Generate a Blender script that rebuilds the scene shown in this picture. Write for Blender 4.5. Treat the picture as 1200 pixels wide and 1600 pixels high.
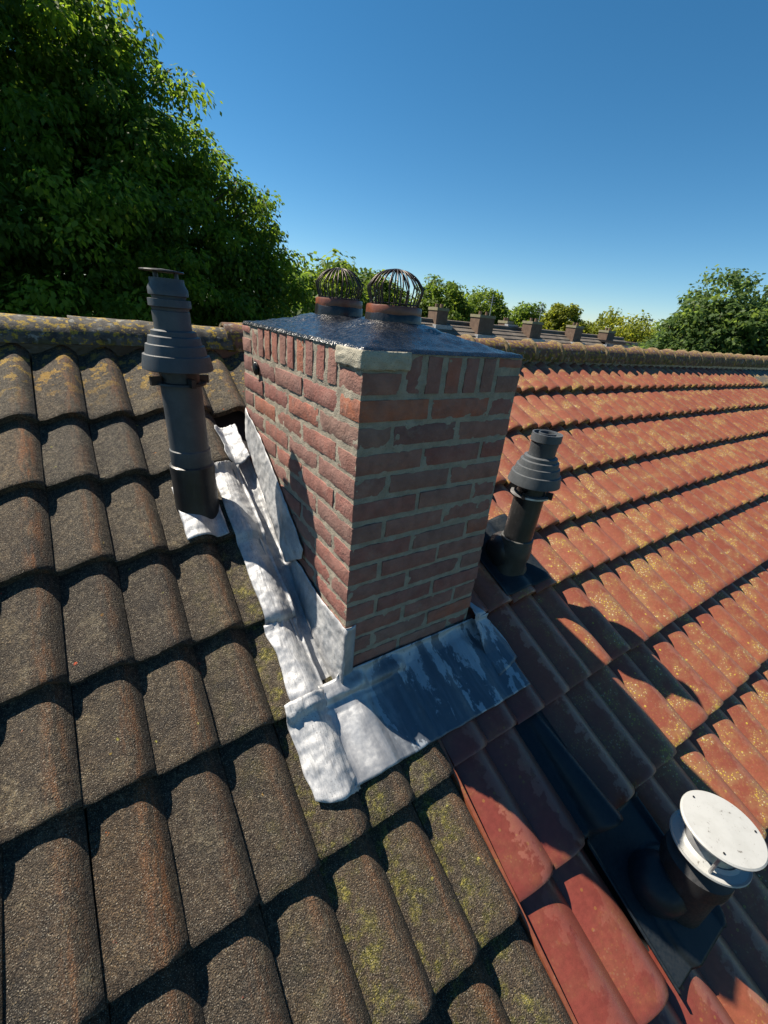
import bpy, math, random
import numpy as np
from mathutils import Vector, Matrix, noise as mn
R = math.radians
rng = np.random.default_rng(7)
random.seed(7)
scene = bpy.context.scene
for o in list(bpy.data.objects): bpy.data.objects.remove(o)

# ------------------------------------------------------------------ camera
CAM = Vector((-0.5198, -0.8545, 0.0778))
YAW, PIT_C, ROLL, FPX = 0.6287, -0.4379, 0.1002, 661.456
fw = Vector((math.sin(YAW)*math.cos(PIT_C), math.cos(YAW)*math.cos(PIT_C), math.sin(PIT_C)))
r0 = Vector((math.cos(YAW), -math.sin(YAW), 0)); u0 = r0.cross(fw)
rt = math.cos(ROLL)*r0 + math.sin(ROLL)*u0
up = -math.sin(ROLL)*r0 + math.cos(ROLL)*u0
cam = bpy.data.cameras.new('camera'); camo = bpy.data.objects.new('camera', cam)
scene.collection.objects.link(camo); scene.camera = camo
camo.matrix_world = Matrix(((rt.x, up.x, -fw.x, CAM.x), (rt.y, up.y, -fw.y, CAM.y), (rt.z, up.z, -fw.z, CAM.z), (0, 0, 0, 1)))
cam.sensor_fit = 'VERTICAL'; cam.sensor_height = 24; cam.lens = 24*FPX/1600
cam.clip_start = 0.02; cam.clip_end = 3000
def ray(px, py):
    return rt*((px-600)/FPX) + up*(-(py-800)/FPX) + fw
def project(p):
    v = Vector(p)-CAM; z = v.dot(fw)
    if z < 0.05: return None
    return (600+FPX*v.dot(rt)/z, 800-FPX*v.dot(up)/z, z)

# ------------------------------------------------------------------ light
SUN_AZ, SUN_EL = R(-33.5), R(51)                       # azimuth clockwise from +Y
sdir = Vector((math.sin(SUN_AZ)*math.cos(SUN_EL), math.cos(SUN_AZ)*math.cos(SUN_EL), math.sin(SUN_EL)))
world = bpy.data.worlds.new('World'); scene.world = world; world.use_nodes = True
wn = world.node_tree; wn.nodes.clear()
sky = wn.nodes.new('ShaderNodeTexSky'); sky.sky_type = 'NISHITA'; sky.sun_disc = False
sky.sun_elevation = SUN_EL; sky.sun_rotation = SUN_AZ
sky.air_density = 1.0; sky.dust_density = 0.0; sky.ozone_density = 4.0; sky.altitude = 1500
bg = wn.nodes.new('ShaderNodeBackground'); bg.inputs['Strength'].default_value = 0.057
wo = wn.nodes.new('ShaderNodeOutputWorld')
hs = wn.nodes.new('ShaderNodeHueSaturation'); hs.inputs['Saturation'].default_value = 1.24; hs.inputs['Hue'].default_value = 0.489
wn.links.new(sky.outputs[0], hs.inputs['Color']); wn.links.new(hs.outputs[0], bg.inputs[0]); wn.links.new(bg.outputs[0], wo.inputs[0])
sl = bpy.data.lights.new('sun', 'SUN'); sl.energy = 5.0; sl.angle = R(0.5); sl.color = (1.0, 0.90, 0.76)
so = bpy.data.objects.new('sun', sl); scene.collection.objects.link(so)
so.rotation_euler = (-sdir).to_track_quat('-Z', 'Y').to_euler(); so.location = (-5, 8, 12)
scene.view_settings.view_transform = 'Standard'; scene.view_settings.look = 'None'
scene.view_settings.exposure = 1.1; scene.view_settings.gamma = 1.0

# ------------------------------------------------------------------ helpers
def link(o): scene.collection.objects.link(o); return o
def mesh(name, verts, faces, mat=None, smooth=False):
    me = bpy.data.meshes.new(name)
    me.from_pydata([tuple(v) for v in verts], [], [tuple(f) for f in faces])
    if mat: me.materials.append(mat)
    if smooth: me.polygons.foreach_set('use_smooth', [True]*len(me.polygons))
    me.update(); return me
def obj(name, me, parent=None, loc=None, rot=None, mat=None):
    o = bpy.data.objects.new(name, me); link(o)
    if parent is not None: o.parent = parent
    if loc is not None: o.location = loc
    if rot is not None: o.rotation_euler = rot
    return o
def thing(name, label, cat, loc=(0, 0, 0), group=None, rot=None):
    o = bpy.data.objects.new(name, None); link(o); o.location = loc; o.empty_display_size = 0.1
    if rot: o.rotation_euler = rot
    o['label'] = label; o['category'] = cat
    if group: o['group'] = group
    return o
def lathe(prof, n=40, cx=0.0, cy=0.0):
    v, f = [], []
    for (r, z) in prof:
        for i in range(n):
            a = 2*math.pi*i/n; v.append((cx+r*math.cos(a), cy+r*math.sin(a), z))
    for j in range(len(prof)-1):
        for i in range(n):
            k = (i+1) % n
            f.append((j*n+i, j*n+k, (j+1)*n+k, (j+1)*n+i))
    return v, f
def sharp(me, ang=30):
    me.polygons.foreach_set('use_smooth', [True]*len(me.polygons))
    try: me.set_sharp_from_angle(angle=R(ang))
    except Exception: pass
    return me
def box(x0, x1, y0, y1, z0, z1):
    v = [(x, y, z) for z in (z0, z1) for y in (y0, y1) for x in (x0, x1)]
    f = [(0, 2, 3, 1), (4, 5, 7, 6), (0, 1, 5, 4), (2, 6, 7, 3), (0, 4, 6, 2), (1, 3, 7, 5)]
    return v, f
def merge(parts):
    V, F = [], []
    for v, f in parts:
        b = len(V); V += list(v); F += [tuple(i+b for i in q) for q in f]
    return V, F
def tube(path, rad, n=8, cap=True):
    P = [Vector(p) for p in path]; V, F = [], []
    rads = rad if isinstance(rad, (list, tuple)) else [rad]*len(P)
    prev = None
    for i, p in enumerate(P):
        t = (P[min(i+1, len(P)-1)]-P[max(i-1, 0)]).normalized()
        a = prev if prev is not None else (Vector((0, 0, 1)) if abs(t.z) < .9 else Vector((1, 0, 0)))
        x = a - t*a.dot(t)
        if x.length < 1e-6: x = t.orthogonal()
        x.normalize(); y = t.cross(x); prev = x
        for k in range(n):
            an = 2*math.pi*k/n; V.append(p+(x*math.cos(an)+y*math.sin(an))*rads[i])
    for i in range(len(P)-1):
        for k in range(n):
            m = (k+1) % n; F.append((i*n+k, i*n+m, (i+1)*n+m, (i+1)*n+k))
    if cap:
        F.append(tuple(range(n-1, -1, -1))); F.append(tuple((len(P)-1)*n+k for k in range(n)))
    return V, F
def grid(nu, nv, fn):
    V = [fn(i/nu, j/nv) for j in range(nv+1) for i in range(nu+1)]
    F = [(j*(nu+1)+i, j*(nu+1)+i+1, (j+1)*(nu+1)+i+1, (j+1)*(nu+1)+i) for j in range(nv) for i in range(nu)]
    return V, F
def solid(me_obj, t, offset=-1):
    m = me_obj.modifiers.new('thick', 'SOLIDIFY'); m.thickness = t; m.offset = offset
def sm(a, b, x):
    t = max(0.0, min(1.0, (x-a)/(b-a))); return t*t*(3-2*t)
def nz(x, y, z, s=1.0): return mn.noise(Vector((x*s, y*s, z*s)))

# ------------------------------------------------------------------ material DSL
class M:
    def __init__(self, name, rough=.7, metal=0.0):
        self.m = bpy.data.materials.new(name); self.m.use_nodes = True
        self.t = self.m.node_tree; self.t.nodes.clear()
        self.out = self.t.nodes.new('ShaderNodeOutputMaterial')
        self.b = self.t.nodes.new('ShaderNodeBsdfPrincipled')
        self.t.links.new(self.b.outputs[0], self.out.inputs[0])
        self.b.inputs['Roughness'].default_value = rough; self.b.inputs['Metallic'].default_value = metal
    def put(self, sock, v):
        if isinstance(v, bpy.types.NodeSocket): self.t.links.new(v, sock)
        else:
            if sock.type == 'RGBA' and not isinstance(v, (int, float)): v = tuple(v)+(1,) if len(v) == 3 else v
            sock.default_value = v
    def n(self, typ, ins=None, **pr):
        nd = self.t.nodes.new(typ)
        for k, v in pr.items(): setattr(nd, k, v)
        for k, v in (ins or {}).items(): self.put(nd.inputs[k], v)
        return nd
    def obco(self, rnd=True):
        c = self.n('ShaderNodeTexCoord').outputs['Object']
        if not rnd: return c
        r = self.n('ShaderNodeObjectInfo').outputs['Random']
        s = self.n('ShaderNodeVectorMath', {0: (37.1, 91.7, 13.3)}, operation='SCALE'); self.put(s.inputs['Scale'], r)
        return self.n('ShaderNodeVectorMath', {0: c, 1: s.outputs[0]}, operation='ADD').outputs[0]
    def scl(self, v, s): return self.n('ShaderNodeVectorMath', {0: v, 1: s}, operation='MULTIPLY').outputs[0]
    def rnd(self): return self.n('ShaderNodeObjectInfo').outputs['Random']
    def pos(self): return self.n('ShaderNodeNewGeometry').outputs['Position']
    def noise(self, v, s, d=3, r=.55, dist=0): return self.n('ShaderNodeTexNoise', {'Vector': v, 'Scale': s, 'Detail': d, 'Roughness': r, 'Distortion': dist}).outputs[0]
    def voro(self, v, s, **k): return self.n('ShaderNodeTexVoronoi', {'Vector': v, 'Scale': s}, **k)
    def math(self, op, a, b=0.0, clamp=False): return self.n('ShaderNodeMath', {0: a, 1: b}, operation=op, use_clamp=clamp).outputs[0]
    def step(self, v, a, b, lo=0.0, hi=1.0):
        return self.n('ShaderNodeMapRange', {'Value': v, 'From Min': a, 'From Max': b, 'To Min': lo, 'To Max': hi}, interpolation_type='SMOOTHSTEP').outputs[0]
    def ramp(self, f, stops, interp='LINEAR'):
        nd = self.n('ShaderNodeValToRGB', {'Fac': f}); cr = nd.color_ramp; cr.interpolation = interp
        while len(cr.elements) < len(stops): cr.elements.new(0.5)
        for e, (p, c) in zip(cr.elements, stops): e.position = p; e.color = tuple(c)+(1,)
        return nd.outputs[0]
    def mix(self, f, a, b, blend='MIX'):
        nd = self.n('ShaderNodeMix', data_type='RGBA', blend_type=blend)
        self.put(nd.inputs[0], f); self.put(nd.inputs[6], a); self.put(nd.inputs[7], b); return nd.outputs[2]
    def xyz(self, v): return self.n('ShaderNodeSeparateXYZ', {0: v}).outputs
    def bump(self, h, st=.5, dist=.01, prev=None):
        ins = {'Height': h, 'Strength': st, 'Distance': dist}
        if prev is not None: ins['Normal'] = prev
        return self.n('ShaderNodeBump', ins).outputs[0]
    def fin(self, col, rough=None, normal=None, alb=.66, **k):
        if isinstance(col, bpy.types.NodeSocket): col = self.mix(1.0, col, (alb, alb, alb), 'MULTIPLY')
        else: col = tuple(c*alb for c in col)
        self.put(self.b.inputs['Base Color'], col)
        if rough is not None: self.put(self.b.inputs['Roughness'], rough)
        if normal is not None: self.put(self.b.inputs['Normal'], normal)
        for kk, v in k.items(): self.put(self.b.inputs[kk], v)
        return self.m

CW = 0.1522
def dark_tile_mat():
    m = M('weathered_concrete_tile', .9); c = m.obco(); lo = m.obco(False); p = m.pos()
    X = m.xyz(lo); P = m.xyz(p)
    big = m.noise(c, 22, 3); mid = m.noise(c, 85, 4, .65); gr = m.noise(c, 330, 2, .7)
    gv = m.voro(c, 280).outputs['Distance']
    col = m.ramp(mid, [(.30, (.016, .014, .012)), (.5, (.072, .061, .049)), (.70, (.22, .19, .15))])
    col = m.mix(m.step(big, .35, .65, 0, .5), col, (.065, .06, .055))
    br = m.math('MULTIPLY', m.step(P[1], .45, -.35), m.step(m.noise(p, 7, 3, .6), .3, .65))
    col = m.mix(m.math('MULTIPLY', br, .5), col, m.mix(mid, (.04, .029, .020), (.19, .135, .09)))
    up_ = m.math('MULTIPLY', m.step(P[1], .3, 1.1), m.step(mid, .3, .7))
    col = m.mix(m.math('MULTIPLY', up_, .4), col, (.21, .205, .17))
    bl_ = m.noise(c, 11, 4, .65, .5)
    col = m.mix(m.step(bl_, .56, .66, 0, .6), col, (.032, .031, .032))
    col = m.mix(m.math('MULTIPLY', m.step(bl_, .44, .34), m.step(mid, .42, .6, .2, .75)), col, (.23, .205, .15))
    # rust brown streak along the crest of the roll
    st = m.noise(m.scl(c, (60, 9, 20)), 1, 3, .6)
    u = m.math('DIVIDE', X[0], CW)
    cr = m.math('MULTIPLY', m.step(u, .52, .74), m.step(u, .96, .84))
    cr = m.math('MULTIPLY', cr, m.step(st, .40, .62, 0, .85))
    cr = m.math('MULTIPLY', cr, m.step(m.rnd(), 0, 1, .45, 1))
    col = m.mix(cr, col, (.25, .125, .062))
    # pale ochre speckle
    oc = m.math('MULTIPLY', m.step(gr, .56, .66), m.step(m.noise(c, 34, 2), .5, .62, .15, 1))
    col = m.mix(m.math('MULTIPLY', oc, .7), col, (.36, .29, .17))
    # green algae round the foot of the chimney
    gx = m.math('MULTIPLY', m.step(P[0], -.40, -.16), m.step(P[1], .80, .2))
    gxx = m.math('MULTIPLY', m.step(u, .75, .30), gx)
    g = m.math('MULTIPLY', gxx, m.step(m.noise(p, 24, 4, .65), .44, .66))
    col = m.mix(m.math('MULTIPLY', g, .9), col, m.mix(m.step(m.noise(p, 90, 2), .45, .6), (.10, .105, .022), (.33, .32, .08)))
    # yellow lichen under the ridge and sparse dots
    ly = m.math('MULTIPLY', m.step(P[1], 1.08, 1.36), m.step(m.noise(p, 24, 4, .65), .53, .58))
    col = m.mix(ly, col, m.mix(m.step(gr, .4, .6), (.42, .25, .02), (.60, .45, .12)))
    dots = m.step(m.voro(p, 13).outputs['Distance'], .075, .05)
    dots = m.math('MULTIPLY', dots, m.step(m.noise(p, 120, 2), .45, .55))
    col = m.mix(m.math('MULTIPLY', dots, .9), col, m.ramp(m.noise(p, 5, 1), [(.42, (.5, .5, .12)), (.5, (.55, .3, .05)), (.6, (.55, .06, .03))]))
    gc = m.xyz(m.voro(c, 430).outputs['Color'])[0]
    col = m.mix(.75, col, m.mix(1.0, col, m.ramp(gc, [(0, (.35, .35, .35)), (.6, (.95, .95, .95)), (.85, (1.3, 1.27, 1.18)), (1, (2.2, 2.12, 1.95))]), 'MULTIPLY'))
    tint = m.ramp(m.rnd(), [(0, (.72, .72, .74)), (.4, (1, .97, .93)), (.75, (.70, .66, .62)), (1, (1.15, 1.0, .85))])
    col = m.mix(1.0, col, tint, 'MULTIPLY')
    sp = m.step(m.noise(c, 430, 1), .62, .70)
    col = m.mix(m.math('MULTIPLY', sp, .8), col, (.5, .47, .4))
    h = m.math('ADD', m.math('MULTIPLY', gr, 1.0), m.math('MULTIPLY', gv, -.6))
    b = m.bump(h, .95, .005); b = m.bump(m.noise(c, 45, 2), .5, .005, b)
    col = m.mix(1.0, col, (1.0, .955, .89), 'MULTIPLY')
    return m.fin(col, .88, b, .60, **{'Specular IOR Level': .35})
def red_tile_mat(name, base, dark, pale, liche=1.0):
    m = M(name, .5); c = m.obco(); lo = m.obco(False); p = m.pos()
    X = m.xyz(lo); u = m.math('DIVIDE', X[0], CW)
    big = m.noise(c, 14, 2); mid = m.noise(c, 60, 4, .6); fine = m.noise(c, 260, 2, .6)
    col = m.mix(m.step(m.rnd(), 0, 1, .1, .75), base, dark)
    col = m.mix(m.step(mid, .35, .65, 0, .5), col, tuple(x*.62 for x in base))
    # matt pale bloom with a ragged edge on the crown of the tile
    e = m.math('ADD', u, m.math('MULTIPLY', m.math('SUBTRACT', m.noise(c, 26, 4, .6), .5), 1.15))
    P = m.xyz(p)
    wear = m.step(P[0], .75, 1.25, .2, 1)
    bl = m.math('MULTIPLY', m.step(e, .50, .57), m.step(m.rnd(), 0, 1, .35, .8))
    bl = m.math('MULTIPLY', bl, m.math('SUBTRACT', 1.05, m.math('MULTIPLY', wear, .7)))
    col = m.mix(bl, col, pale)
    w = m.math('MULTIPLY', m.step(m.noise(p, 9, 4, .65), .42, .68), wear)
    col = m.mix(m.math('MULTIPLY', w, .6), col, (.38, .235, .10))
    # lichen specks gathered in patches
    patch = m.math('MULTIPLY', m.step(m.noise(p, 9, 4, .65), .49, .64), wear)
    v = m.voro(c, 150); cell = m.xyz(v.outputs['Color'])[0]
    dot = m.math('MULTIPLY', m.step(v.outputs['Distance'], .50, .36), m.step(cell, .60, .64))
    v2 = m.voro(c, 62); dot2 = m.math('MULTIPLY', m.step(v2.outputs['Distance'], .32, .24), m.step(m.xyz(v2.outputs['Color'])[1], .93, .95))
    tail = m.math('MULTIPLY', m.step(X[1], .05, .0), m.step(m.noise(c, 40, 2), .5, .6))
    d = m.math('MULTIPLY', m.math('MAXIMUM', dot, m.math('MULTIPLY', tail, .6)), m.math('ADD', m.math('MULTIPLY', patch, 1.2), m.math('MULTIPLY', wear, .10), True))
    d = m.math('MAXIMUM', m.math('MULTIPLY', d, liche, True), m.math('MULTIPLY', dot2, m.math('MULTIPLY', wear, .8)))
    lc = m.ramp(cell, [(.6, (.60, .46, .05)), (.8, (.62, .43, .05)), (1, (.62, .56, .38))])
    col = m.mix(d, col, lc)
    h = m.math('ADD', m.math('MULTIPLY', mid, .6), m.math('MULTIPLY', d, .8))
    b = m.bump(h, .28, .003); b = m.bump(fine, .16, .0015, b)
    ro = m.math('ADD', m.math('MULTIPLY', bl, .14), m.math('ADD', .27, m.math('MULTIPLY', wear, .22)))
    return m.fin(col, ro, b, **{'Specular IOR Level': .45})
def brick_mat():
    m = M('fired_brick', .85); c = m.obco(); r = m.rnd()
    col = m.ramp(r, [(0, (.15, .065, .062)), (.18, (.27, .085, .072)), (.36, (.22, .12, .10)), (.5, (.31, .09, .070)), (.66, (.24, .145, .115)), (.8, (.33, .105, .075)), (.93, (.44, .13, .055)), (1, (.15, .07, .07))])
    a = m.noise(c, 30, 4, .65); b_ = m.noise(c, 140, 3, .7)
    col = m.mix(m.step(a, .35, .7, 0, .55), col, (.12, .062, .055))
    col = m.mix(m.step(b_, .55, .75, 0, .45), col, (.40, .22, .15))
    sme = m.math('MULTIPLY', m.step(m.noise(c, 12, 5, .7), .52, .68), m.step(m.noise(c, 70, 3), .42, .6))
    col = m.mix(m.math('MULTIPLY', sme, .3), col, (.30, .26, .21))
    col = m.mix(m.step(m.noise(c, 20, 3), .3, .7, .10, .30), col, (.50, .32, .27))
    h = m.math('ADD', m.math('MULTIPLY', a, .8), m.math('MULTIPLY', b_, .5))
    return m.fin(col, .85, m.bump(h, .8, .007), .76, **{'Specular IOR Level': .3})
def mortar_mat(name='mortar', base=(.50, .45, .36)):
    m = M(name, .95); c = m.pos()
    a = m.noise(c, 25, 4, .6); b_ = m.noise(c, 330, 2, .7)
    col = m.mix(m.step(a, .3, .7), tuple(x*.72 for x in base), base)
    col = m.mix(m.step(b_, .55, .7, 0, .5), col, (.52, .48, .38))
    col = m.mix(m.step(b_, .42, .3, 0, .5), col, (.14, .125, .1))
    return m.fin(col, .95, m.bump(m.math('ADD', a, m.math('MULTIPLY', b_, .5)), .8, .008), **{'Specular IOR Level': .2})
def bitumen_mat():
    m = M('tar_coat', .3); c = m.pos()
    a = m.noise(c, 150, 3, .65); b_ = m.voro(c, 210).outputs['Distance']
    col = m.mix(m.step(m.noise(c, 20, 3), .4, .7), (.008, .010, .014), (.022, .026, .034))
    h = m.math('ADD', a, m.math('MULTIPLY', b_, .9))
    return m.fin(col, m.step(m.noise(c, 90, 2), .3, .7, .10, .34), m.bump(h, .36, .004), **{'Specular IOR Level': .8})
def lead_mat():
    m = M('weathered_lead', .5, .18); c = m.pos()
    a = m.noise(c, 12, 5, .65, .6); b_ = m.noise(m.scl(c, (1.6, .7, .7)), 80, 5, .72, .3); f = m.noise(c, 330, 2)
    st = m.noise(m.scl(c, (5, .6, .6)), 16, 4, .65)
    col = m.mix(m.step(a, .38, .62), (.40, .42, .45), (.64, .65, .66))
    col = m.mix(m.step(b_, .42, .75, 0, .55), col, (.76, .765, .765))
    col = m.mix(m.step(b_, .46, .24, 0, .5), col, (.28, .29, .31))
    col = m.mix(m.step(st, .56, .70, 0, .55), col, (.26, .27, .28))
    col = m.mix(m.math('MULTIPLY', m.step(f, .60, .68), m.step(a, .42, .58)), col, (.22, .21, .20))
    bb = m.bump(m.noise(c, 11, 2), .7, .035); bb = m.bump(st, .5, .008, bb); bb = m.bump(b_, .25, .002, bb); bb = m.bump(f, .15, .001, bb)
    return m.fin(col, m.step(b_, .3, .7, .42, .66), bb)
def lead_dark_mat():
    m = M('stained_part_lit_lead', .42, .4); c = m.pos()
    a = m.noise(m.scl(c, (2.2, .8, .8)), 8, 5, .62, .35); b_ = m.noise(c, 60, 4, .65); w = m.noise(m.scl(c, (3.0, .35, .35)), 14, 3, .6)
    P = m.xyz(c)
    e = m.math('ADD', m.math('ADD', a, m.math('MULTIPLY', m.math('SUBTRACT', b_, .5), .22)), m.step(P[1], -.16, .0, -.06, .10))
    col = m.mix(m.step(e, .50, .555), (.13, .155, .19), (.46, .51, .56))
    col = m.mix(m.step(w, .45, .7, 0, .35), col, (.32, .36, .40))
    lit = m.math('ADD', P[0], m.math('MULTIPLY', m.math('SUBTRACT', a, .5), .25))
    col = m.mix(m.step(lit, .13, .03, 0, .9), col, m.mix(m.step(a, .30, .70), (.38, .395, .42), (.70, .71, .72)))  # sunlit left end of the apron painted paler into the stained lead
    bb = m.bump(m.noise(c, 10, 3), .4, .02); bb = m.bump(w, .25, .008, bb); bb = m.bump(b_, .15, .002, bb)
    return m.fin(col, m.step(b_, .3, .7, .34, .55), bb)
def plastic_mat(name, col, rough=.5, dirt=.4, spec=.4):
    m = M(name, rough); c = m.obco()
    a = m.noise(c, 12, 4, .6); b_ = m.noise(c, 120, 3, .6)
    k = m.mix(m.step(a, .4, .7, 0, dirt), col, tuple(min(1, x*1.5+.035) for x in col))
    k = m.mix(m.step(b_, .62, .74, 0, dirt), k, tuple(min(1, x*1.7+.05) for x in col))
    nr = m.xyz(m.n('ShaderNodeNewGeometry').outputs['Normal'])[2]
    k = m.mix(m.math('MULTIPLY', m.step(nr, .35, .9, 0, dirt), m.step(b_, .3, .6, .2, 1)), k, tuple(x*.6+.12 for x in col))
    stn = m.noise(m.scl(c, (9, 9, 1.2)), 5, 4, .65)
    k = m.mix(m.step(stn, .52, .68, 0, dirt), k, tuple(x*.6+.055 for x in col))
    return m.fin(k, m.step(b_, .3, .7, rough-.08, rough+.14), m.bump(b_, .12, .0015), **{'Specular IOR Level': spec})
def metal_white_mat():
    m = M('weathered_white_paint', .45); c = m.obco()
    a = m.noise(c, 22, 5, .65); b_ = m.noise(c, 70, 4, .7); s = m.noise(c, 190, 2)
    col = m.mix(m.step(a, .4, .7, 0, .5), (.52, .53, .515), (.43, .435, .415))
    col = m.mix(m.math('MULTIPLY', m.step(b_, .60, .66), m.step(a, .5, .6)), col, (.20, .19, .17))
    col = m.mix(m.step(s, .68, .74, 0, .7), col, (.3, .29, .26))
    return m.fin(col, .5, m.bump(b_, .1, .002))
def ridge_mat(name, base, yl, dark):
    m = M(name, .85); c = m.obco(); p = m.pos()
    a = m.noise(c, 18, 4, .65); b_ = m.noise(p, 40, 4, .65); g = m.noise(c, 220, 2)
    col = m.mix(m.step(a, .35, .65), dark, base)
    col = m.mix(m.step(m.noise(p, 28, 4, .6), .58, .66, 0, .7), col, (.42, .41, .36))
    n = m.xyz(m.n('ShaderNodeNewGeometry').outputs['Normal'])
    yy = m.math('MULTIPLY', m.step(b_, .52, .60), yl)
    col = m.mix(yy, col, m.mix(m.step(g, .4, .6), (.40, .24, .02), (.50, .36, .06)))
    mo = m.math('MULTIPLY', m.step(n[2], .45, .1), m.step(m.noise(p, 22, 3), .45, .6))
    col = m.mix(m.math('MULTIPLY', mo, .9*yl), col, (.085, .085, .012))
    return m.fin(col, .85, m.bump(m.math('ADD', a, m.math('MULTIPLY', g, .4)), .6, .006), **{'Specular IOR Level': .3})
def simple(name, c1, c2, s, rough=.8, bump=.3, bd=.01, metal=0):
    m = M(name, rough, metal); c = m.obco(); a = m.noise(c, s, 4, .6)
    return m.fin(m.mix(m.step(a, .3, .7), c1, c2), rough, m.bump(a, bump, bd))
def leaf_mat(name, c1, c2, tr):
    m = M(name, .45)
    at = m.n('ShaderNodeAttribute', attribute_name='lv').outputs['Fac']
    col = m.mix(at, c1, c2)
    m.fin(col, .55, None, 1.0, **{'Specular IOR Level': .22})
    t = m.n('ShaderNodeBsdfTranslucent', {'Color': m.mix(at, tuple(x*tr for x in c1), (c2[0]*tr*1.35, c2[1]*tr*1.2, c2[2]*tr*.6))})
    mx = m.n('ShaderNodeMixShader', {0: .58})
    m.t.links.new(m.b.outputs[0], mx.inputs[1]); m.t.links.new(t.outputs[0], mx.inputs[2]); m.t.links.new(mx.outputs[0], m.out.inputs[0])
    return m.m
def far_roof_mat():
    m = M('far_roof_tile', .85); c = m.obco(); p = m.pos(); X = m.xyz(c)
    a = m.noise(p, 1.2, 4, .6); b_ = m.noise(p, 9, 3, .65)
    col = m.mix(m.step(a, .35, .65), (.13, .105, .085), (.22, .185, .15))
    col = m.mix(m.step(b_, .5, .7, 0, .6), col, (.20, .17, .13))
    w = m.n('ShaderNodeTexWave', {'Vector': p, 'Scale': 2.1, 'Distortion': 0}, wave_type='BANDS', bands_direction='X').outputs[0]
    return m.fin(col, .85, m.bump(w, .5, .03))

MT_dark = dark_tile_mat()
MT_red = red_tile_mat('red_ceramic_tile', (.37, .112, .058), (.24, .060, .038), (.48, .225, .15))
MT_new = red_tile_mat('newer_maroon_tile', (.26, .060, .042), (.21, .047, .036), (.35, .125, .09), .3)
MT_grey = red_tile_mat('grey_green_tile', (.16, .145, .11), (.11, .105, .09), (.24, .22, .16), 1.0)
MT_brick = brick_mat(); MT_mortar = mortar_mat(); MT_patch = mortar_mat('cement_repair', (.64, .60, .48))
MT_bit = bitumen_mat(); MT_lead = lead_mat(); MT_leadd = lead_dark_mat()
MT_grey_pl = plastic_mat('grey_plastic', (.066, .078, .090), .5, .4)
MT_black_pl = plastic_mat('black_plastic', (.018, .019, .021), .38, .35)
MT_teal = plastic_mat('blue_black_plastic', (.014, .021, .028), .40, .10, .22)
MT_neck = plastic_mat('matt_black_plastic', (.014, .015, .017), .62, .3)
MT_green_pl = plastic_mat('weathered_dark_plastic', (.05, .052, .046), .5, .8)
MT_white = metal_white_mat()
MT_zinc = simple('brushed_zinc', (.36, .37, .38), (.62, .63, .64), 20, .35, .15, .003, .6)
MT_ridge_d = ridge_mat('dark_ridge', (.16, .145, .12), 1.0, (.055, .05, .044))
MT_ridge_r = ridge_mat('red_ridge', (.23, .12, .085), .95, (.14, .08, .06))
MT_ridge_m = mortar_mat('ridge_mortar', (.33, .24, .12))
MT_deck = simple('roof_felt', (.012, .012, .012), (.02, .02, .02), 10, .95)
MT_wall = simple('house_brick_wall', (.22, .11, .075), (.30, .15, .10), 8, .9)
MT_terra = simple('terracotta_pot', (.16, .05, .028), (.30, .095, .045), 30, .38, .3, .004)
MT_tar = simple('tar', (.012, .012, .013), (.03, .03, .032), 40, .3, .5, .006)
MT_wire = simple('dark_wire', (.04, .036, .034), (.10, .08, .065), 120, .42, .3, .002, .7)
MT_bark = simple('bark', (.05, .038, .028), (.11, .085, .06), 6, .9, .8, .05)

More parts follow.
